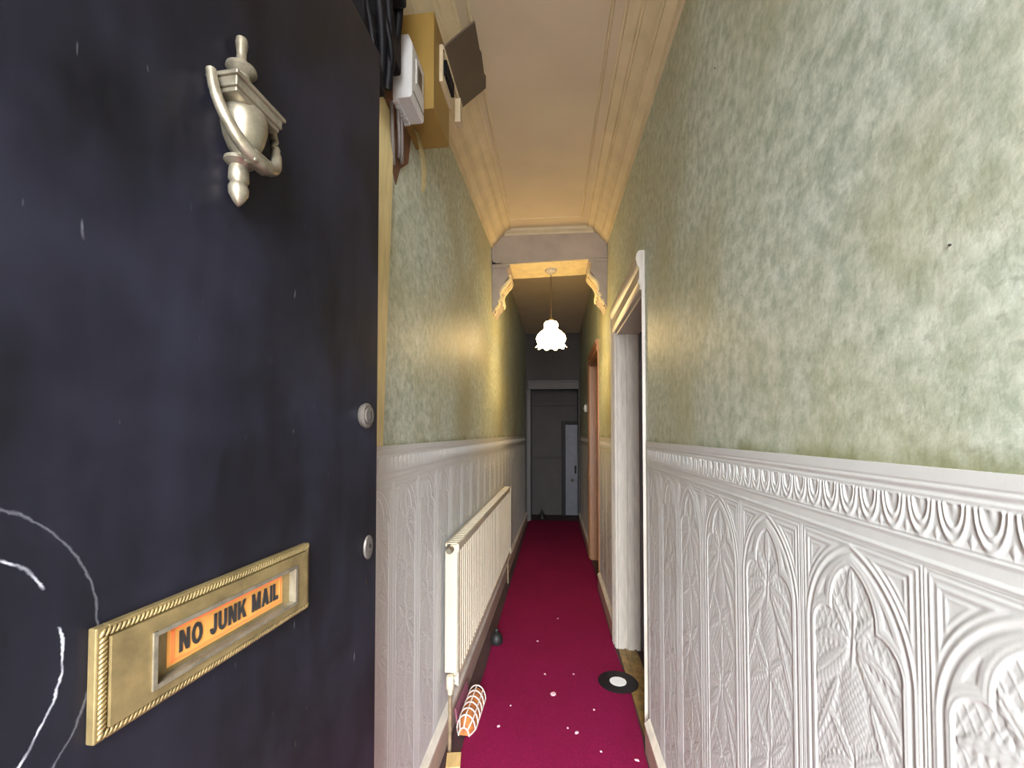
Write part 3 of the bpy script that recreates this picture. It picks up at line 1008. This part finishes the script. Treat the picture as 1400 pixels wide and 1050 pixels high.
# leaf swung into the room, with a black rim lock
lf = MB().box(-(D1B - 0.02), -(D1B - 0.06), 0.126, 0.86, 0.015, D1H - 0.01).build('door_leaf', 'dark_door', d1, bevel=0.002)
MB().box(-(D1B - 0.06), -(D1B - 0.085), 0.135, 0.185, 0.90, 1.00).build('rim_lock', 'black_plastic', lf, bevel=0.003)
for zz in (0.25, 0.75, 1.35):
    MB().box(-(D1B - 0.058), -(D1B - 0.066), 0.20, 0.78, zz, zz + 0.30).build('raised_panel', 'dark_door', lf, bevel=0.004)
d2 = doorway(D2A, D2B, D2H, 'brown_wood', 'door_3', 'brown varnished door case further along the right wall', 0.02, 0.075, 0.026, 0.10, 'dark_door')
MB().box(-(D2B - 0.02), -(D2A + 0.02), 0.088, 0.122, 0.01, D2H - 0.018).build('door_leaf', 'dark_door', d2, bevel=0.002)
# threshold strip of the first doorway
ts = MB().box(-(D1B - 0.018), -(D1A + 0.016), -0.006, 0.10, 0.0, 0.008)
ts.box(-(D1B - 0.018), -(D1A + 0.016), 0.030, 0.038, 0.008, 0.013)
tag(ts.build('threshold_strip', 'threshold', mw=FR), 'worn brassy threshold strip across the first side doorway', 'threshold')

# light switch far along the right wall
sw = empty('light_switch', FR @ T((-5.06, 0, 1.575)))
tag(sw, 'small white light switch on the right wall beyond the brown door case', 'switch')
MB().box(-0.043, 0.043, -0.028, 0.0, -0.043, 0.043).build('plate', 'white_plastic', sw, bevel=0.004)
MB().box(-0.008, 0.008, -0.034, -0.026, -0.014, 0.014).build('rocker', 'white_plastic', sw, bevel=0.002)

# ------------------------------------------------------------------ corbels under the beam
def corbel(side):
    fx = XL if side < 0 else XR
    sg = 1 if side < 0 else -1
    zt = 2.518 if side < 0 else 2.543
    root = empty('corbel', T((0, 0, 0)))
    base = fx((YF + YB) / 2)
    def P(u, w, y):
        return (fx(y) + sg * u, y, zt - w)
    y0, y1 = YF + 0.015, YF + 0.235
    out = [(0, 0), (0.118, 0), (0.124, 0.012), (0.118, 0.026), (0.108, 0.034), (0.110, 0.046), (0.118, 0.060), (0.120, 0.078), (0.112, 0.098), (0.096, 0.118), (0.078, 0.140), (0.062, 0.164), (0.052, 0.188), (0.050, 0.212), (0.056, 0.232), (0.060, 0.250), (0.056, 0.270), (0.044, 0.288), (0.030, 0.300), (0.018, 0.318), (0.008, 0.345), (0, 0.352)]
    b = MB()
    b.loft([[P(u, w, y0) for u, w in out], [P(u, w, y1) for u, w in out]])
    b.build('bracket', 'beam', root, smooth=35)
    # cap slab
    b = MB()
    b.loft([[P(u, w, y) for u, w in ((0, 0), (0.128, 0), (0.134, 0.010), (0.126, 0.022), (0, 0.022))] for y in (y0 - 0.008, y1 + 0.008)])
    b.build('cap', 'beam', root, smooth=30)
    # scrolled acanthus strands on the curved face
    for k in range(3):
        yy = y0 + 0.035 + k * 0.075
        pts = [P(u + 0.006, w, yy + 0.018 * math.sin(i * 0.5 + k)) for i, (u, w) in enumerate(out[6:17])]
        MB().tube(pts, [0.010 + 0.008 * math.sin(math.pi * i / 10) for i in range(11)], 10).build('acanthus_strand', 'corbel', root, smooth=60)
    for k in range(2):
        pts = [P(out[i][0] + 0.010 + 0.004 * math.sin(i), out[i][1] + 0.012, y0 + 0.004 + k * 0.02) for i in range(7, 15)]
        MB().tube(pts, [0.004, 0.009, 0.013, 0.014, 0.013, 0.011, 0.008, 0.004], 10).build('acanthus_strand', 'corbel', root, smooth=60)
    # drop of leaves and berries
    rs = random.Random(3)
    for i in range(9):
        w = 0.232 + i * 0.0145
        u = max(0.012, 0.062 - i * 0.006) + rs.uniform(-0.004, 0.004)
        yy = y0 + rs.uniform(0.0, 0.05)
        r = rs.uniform(0.010, 0.017) * (1 - 0.04 * i)
        MB().lathe([(0.0005, -r), (r * 0.7, -r * 0.7), (r, 0), (r * 0.7, r * 0.7), (0.0005, r)], 10, T(P(u, w, yy)) @ Matrix.Rotation(rs.uniform(-1, 1), 4, 'X') @ Matrix.Diagonal((0.9, 1.2, 1.25, 1))).build('leaf_boss', 'corbel', root, smooth=70)
    return root

tag(corbel(-1), 'scrolled plaster corbel with acanthus leaves on the radiator side of the corridor', 'corbel', 'corbels under the beam')
tag(corbel(1), 'scrolled plaster corbel with acanthus leaves on the doorway side of the corridor', 'corbel', 'corbels under the beam')

# ------------------------------------------------------------------ pendant lamp
lx, ly = 0.020, 3.27
pl = empty('pendant_lamp', T((lx, ly, 0)))
tag(pl, 'lit white frilled glass pendant lamp hanging from the beam', 'lamp')
zs_ = 2.520 + 0.026 * (lx + 0.41) / 0.83 - 0.003
MB().lathe([(0.046, zs_), (0.046, zs_ - 0.010), (0.038, zs_ - 0.020), (0.014, zs_ - 0.026), (0.010, zs_ - 0.036), (0.002, zs_ - 0.036)], 24).build('ceiling_rose', 'wood_white', pl, smooth=40)
MB().tube([(0, 0, zs_ - 0.03), (0.001, 0, 2.3), (0, 0, 2.135)], 0.0032, 8).build('flex', 'flex', pl)
MB().lathe([(0.010, 2.160), (0.018, 2.150), (0.019, 2.128), (0.012, 2.126)], 16).build('lamp_holder', 'brass', pl, smooth=40)
def scal(j, r, z, a):
    if j >= 10:
        return r + 0.006 * math.cos(10 * a) * (j - 9) / 3, z - 0.007 * math.cos(10 * a) * (j - 9) / 3
    return r * (1 + 0.012 * math.cos(10 * a)), z
prof = [(0.022, 2.138), (0.042, 2.134), (0.052, 2.120), (0.054, 2.104), (0.049, 2.088), (0.056, 2.074), (0.082, 2.056), (0.104, 2.032), (0.112, 2.006), (0.106, 1.982), (0.096, 1.968), (0.103, 1.955), (0.113, 1.944)]
b = MB()
secs = []
for j, (r, z) in enumerate(prof):
    ring = []
    for i in range(60):
        a = 2 * math.pi * i / 60
        rr, zz = scal(j, r, z, a)
        ring.append((rr * math.cos(a), rr * math.sin(a), zz))
    secs.append(ring)
b.loft(secs, caps=False)
b.build('glass_shade', 'lamp', pl, smooth=60)

# ------------------------------------------------------------------ radiator on the left wall
RX0, RX1, RZ0, RZ1 = 1.765, 3.70, 0.262, 0.835
rd = empty('radiator', FL @ T((RX0, 0, RZ0)))
tag(rd, 'long cream fluted panel radiator fixed low on the left wall', 'radiator')
L_, H_ = RX1 - RX0, RZ1 - RZ0
sec0, nfl = [], 46
for i in range(nfl * 6 + 1):
    x = 0.012 + (L_ - 0.024) * i / (nfl * 6)
    ph = (i % 6) / 6
    dpt = 0.0 if ph < 0.2 or ph > 0.8 else 0.0085
    sec0.append((x, -0.060 - dpt))
sec0 += [(L_ - 0.012, -0.040), (0.012, -0.040)]
b = MB()
b.loft([[(x, y, z) for x, y in sec0] for z in (0.030, H_ - 0.035)], caps=False)
b.build('fluted_panel', 'radiator', rd, smooth=30)
b = MB()
b.box(0.0, L_, -0.070, -0.036, 0.0, 0.032)
b.build('bottom_rail', 'radiator', rd, bevel=0.004)
b = MB()
b.box(0.0, L_, -0.070, -0.036, H_ - 0.038, H_ - 0.006)
b.build('top_rail', 'radiator', rd, bevel=0.004)
b = MB()
b.box(0.0, L_, -0.074, -0.068, H_ - 0.012, H_)
b.box(0.0, L_, -0.024, -0.018, H_ - 0.012, H_)
for i in range(60):
    x = L_ * (i + 0.5) / 60
    b.box(x - 0.004, x + 0.004, -0.069, -0.022, H_ - 0.006, H_ - 0.001)
b.build('top_grille', 'radiator', rd)
for x in (0.0, L_ - 0.006):
    MB().box(x - 0.006, x + 0.006, -0.076, -0.018, 0.05, H_ - 0.03).build('end_cover', 'radiator', rd, bevel=0.002)
    MB().box(x - 0.006, x + 0.006, -0.076, -0.066, 0.0, H_).build('end_edge', 'radiator', rd, bevel=0.002)
MB().lathe([(0.001, 0.03), (0.012, 0.03), (0.014, 0.026), (0.014, 0.0), (0.010, -0.004)], 16, T((-0.006, -0.042, H_ - 0.022)) @ Matrix.Rotation(-math.pi / 2, 4, 'Y')).build('blanking_plug', 'pewter', rd, smooth=40)
vv = MB().lathe([(0.001, 0.062), (0.013, 0.061), (0.0155, 0.056), (0.0165, 0.012), (0.014, 0.008), (0.010, 0.0), (0.010, -0.012), (0.001, -0.012)], 18, T((-0.022, -0.045, -0.012))).build('valve_cap', 'valve', rd, smooth=40)
MB().tube([(-0.024, -0.045, 0.014), (0.012, -0.052, 0.014)], 0.010, 12).build('valve_union', 'pewter', rd, smooth=60)
MB().tube([(-0.022, -0.045, -0.01), (-0.022, -0.045, -0.08), (-0.010, -0.042, -0.17), (-0.008, -0.040, -RZ0 + 0.001)], 0.0075, 10).build('pipe', 'copper', rd, smooth=60)
MB().lathe([(0.001, 0.062), (0.013, 0.061), (0.0165, 0.012), (0.010, 0.0), (0.001, -0.012)], 18, T((L_ + 0.022, -0.045, -0.012))).build('valve_cap', 'valve', rd, smooth=40)
MB().tube([(L_ + 0.022, -0.045, -0.01), (L_ + 0.022, -0.045, -RZ0 + 0.001)], 0.0075, 10).build('pipe', 'copper', rd, smooth=60)
for x in (0.25, L_ - 0.25):
    MB().box(x - 0.02, x + 0.02, -0.040, -0.006, 0.08, H_ - 0.10).build('wall_bracket', 'radiator', rd)

# ------------------------------------------------------------------ loose things on the floor
CZ = 0.013
ds = empty('black_disc', T((0.352, 2.285, CZ)))
tag(ds, 'flat black disc with a white centre lying on the carpet by the threshold', 'disc')
MB().lathe([(0.001, 0.0), (0.099, 0.0), (0.101, 0.002), (0.099, 0.004), (0.044, 0.003), (0.001, 0.003)], 64).build('rim', 'disc_black', ds, smooth=30)
MB().lathe([(0.001, 0.003), (0.042, 0.003), (0.042, 0.0042), (0.001, 0.0042)], 48).build('centre', 'disc_centre', ds, smooth=30)

dp = empty('doorstop', T((-0.318, 2.640, CZ)))
tag(dp, 'small black rounded doorstop on the carpet below the radiator', 'doorstop')
MB().lathe([(0.001, 0.0), (0.034, 0.0), (0.039, 0.012), (0.038, 0.034), (0.031, 0.052), (0.018, 0.062), (0.012, 0.066)], 24).build('body', 'rubber', dp, smooth=60)
MB().lathe([(0.012, 0.064), (0.011, 0.070), (0.015, 0.078), (0.012, 0.088), (0.001, 0.092)], 20).build('knob', 'rubber', dp, smooth=60)

# lattice basket lying on its side against the skirting
bk = empty('lattice_basket', T((-0.352, 1.955, CZ)) @ Matrix.Rotation(-0.05, 4, 'Z'))
tag(bk, 'small white lattice basket with orange and brown wrapper lying under the radiator valve', 'basket')
def dome(u, t_):       # u 0..1 along, t 0..1 round
    y = -0.135 + 0.27 * u
    taper = math.sqrt(min(1, (u + 0.05) * 4.0)) if u < 0.2 else 1.0
    a = math.pi * t_
    r = 0.042 * taper
    return (r * -math.cos(a), y, 0.004 + (0.062 * taper) * math.sin(a))
for i in range(7):
    u = 0.02 + 0.96 * i / 6
    MB().tube([dome(u, j / 12) for j in range(13)], 0.0033, 6).build('hoop', 'lattice', bk, smooth=60)
for k in range(5):
    MB().tube([dome(0.02 + 0.96 * j / 16, k / 4) for j in range(17)], 0.0033, 6).build('rib', 'lattice', bk, smooth=60)
b = MB()
b.loft([[(x * 0.9, y, 0.003 + (z - 0.004) * 0.9) for x, y, z in [dome(u, j / 10) for j in range(11)]] for u in (0.03, 0.1, 0.2, 0.35, 0.5, 0.7, 0.95)])
b.build('wrapper', 'wrapper', bk, smooth=40)
MB().box(-0.050, -0.044, -0.06, 0.15, 0.0, 0.075, Matrix.Rotation(-0.12, 4, 'Y')).build('backing_card', 'mauve', bk)

tag(MB().box(-0.028, 0.028, -0.04, 0.04, 0.0, 0.018, ).build('wood_offcut', 'offcut', bevel=0.002, mw=T((-0.372, 1.690, 0.0)) @ Matrix.Rotation(0.15, 4, 'Z')), 'small pale wood offcut on the floor beside the carpet edge', 'offcut')

SCR = [(0.022, 2.157, 2.0), (-0.022, 2.326, 0.7), (-0.219, 1.903, 0.9), (0.118, 1.891, 1.2), (0.206, 2.049, 0.6), (0.128, 2.339, 0.6), (-0.070, 2.685, 0.8), (0.341, 1.753, 0.9), (0.207, 1.788, 0.6), (-0.180, 2.048, 0.5), (0.079, 1.915, 0.6), (0.06, 3.02, 0.7)]
for i, (x, y, s) in enumerate(SCR):
    b = MB()
    k = 7
    ring = [(0.011 * s * random.uniform(0.6, 1.1) * math.cos(2 * math.pi * j / k), 0.008 * s * random.uniform(0.6, 1.1) * math.sin(2 * math.pi * j / k)) for j in range(k)]
    b.loft([[(p, q, 0.0) for p, q in ring], [(p * 0.9, q * 0.9, 0.0015 + 0.002 * random.random()) for p, q in ring], [(p * 0.4, q * 0.4, 0.0035) for p, q in ring]])
    tag(b.build('paper_scrap', 'scrap', mw=T((x, y, CZ)) @ Matrix.Rotation(random.uniform(0, 3), 4, 'Z')), 'largest flattened pink scrap of torn paper on the crimson carpet' if i == 0 else 'tiny pale scrap of torn paper on the crimson carpet', 'scrap', 'paper scraps on the carpet')

# ------------------------------------------------------------------ dim end of the corridor
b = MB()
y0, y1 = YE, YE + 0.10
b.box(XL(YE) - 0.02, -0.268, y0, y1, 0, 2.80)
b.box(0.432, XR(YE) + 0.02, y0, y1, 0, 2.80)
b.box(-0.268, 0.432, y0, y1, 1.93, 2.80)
wp = b.build('wall_partition', 'dimmed_end')
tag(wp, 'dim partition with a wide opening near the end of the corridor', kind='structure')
MB().box(-0.30, 0.44, y0 - 0.03, y0, 1.93, 2.04).box(-0.30, 0.44, y0 - 0.045, y0, 2.03, 2.06).build('head_moulding', 'dimmed_trim', wp, bevel=0.004)
MB().box(-0.318, -0.262, y0 - 0.025, y0, 0.0, 1.93).build('architrave', 'dimmed_trim', wp, bevel=0.004)
MB().box(-0.268, -0.252, y0, y1, 0.0, 1.93).build('jamb', 'dark_frame', wp)
# plain dado and rail of the end wall
MB().box(-0.33, 0.20, 6.872, 6.882, 0.0, 0.90).build('dado_board', 'dimmed_end', we)
MB().box(-0.33, 0.20, 6.862, 6.882, 0.89, 0.92).build('dado_rail', 'dimmed_end', we, bevel=0.004)
MB().box(-0.33, 0.45, 6.850, 6.882, 1.72, 1.80).build('picture_rail', 'dimmed_end', we, bevel=0.004)
# low pale cupboard door in a dark frame
cd = empty('cupboard', T((0.345, 6.88, 0)))
tag(cd, 'low pale grey cupboard door in a dark frame at the end of the corridor', 'cupboard')
MB().box(-0.140, -0.085, -0.10, 0.0, 0.0, 1.47).box(-0.085, 0.12, -0.10, 0.0, 1.43, 1.47).build('frame', 'dark_frame', cd, bevel=0.003)
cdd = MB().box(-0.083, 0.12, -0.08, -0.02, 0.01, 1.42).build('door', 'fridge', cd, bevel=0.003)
MB().box(-0.05, 0.10, -0.086, -0.078, 0.85, 1.34).build('raised_panel', 'fridge', cdd, bevel=0.003)
MB().box(-0.05, 0.10, -0.086, -0.078, 0.12, 0.62).build('raised_panel', 'fridge', cdd, bevel=0.003)
MB().box(0.055, 0.085, -0.092, -0.080, 0.66, 0.78).build('lock_plate', 'black_plastic', cdd, bevel=0.002)
MB().lathe([(0.008, 0.0), (0.009, 0.02), (0.022, 0.03), (0.024, 0.042), (0.014, 0.052), (0.001, 0.054)], 18, T((0.02, -0.08, 0.56)) @ Matrix.Rotation(math.pi / 2, 4, 'X')).build('knob', 'pewter', cdd, smooth=50)
# small heap on the floor
tag(MB().lathe([(0.001, 0.0), (0.05, 0.0), (0.042, 0.03), (0.015, 0.075), (0.002, 0.12)], 14).build('dropped_cloth', 'dark_frame', smooth=60, mw=T((-0.10, 6.55, 0.0)) @ Matrix.Diagonal((1.3, 0.8, 1, 1))), 'small dark crumpled cloth on the floor at the corridor end', 'cloth')
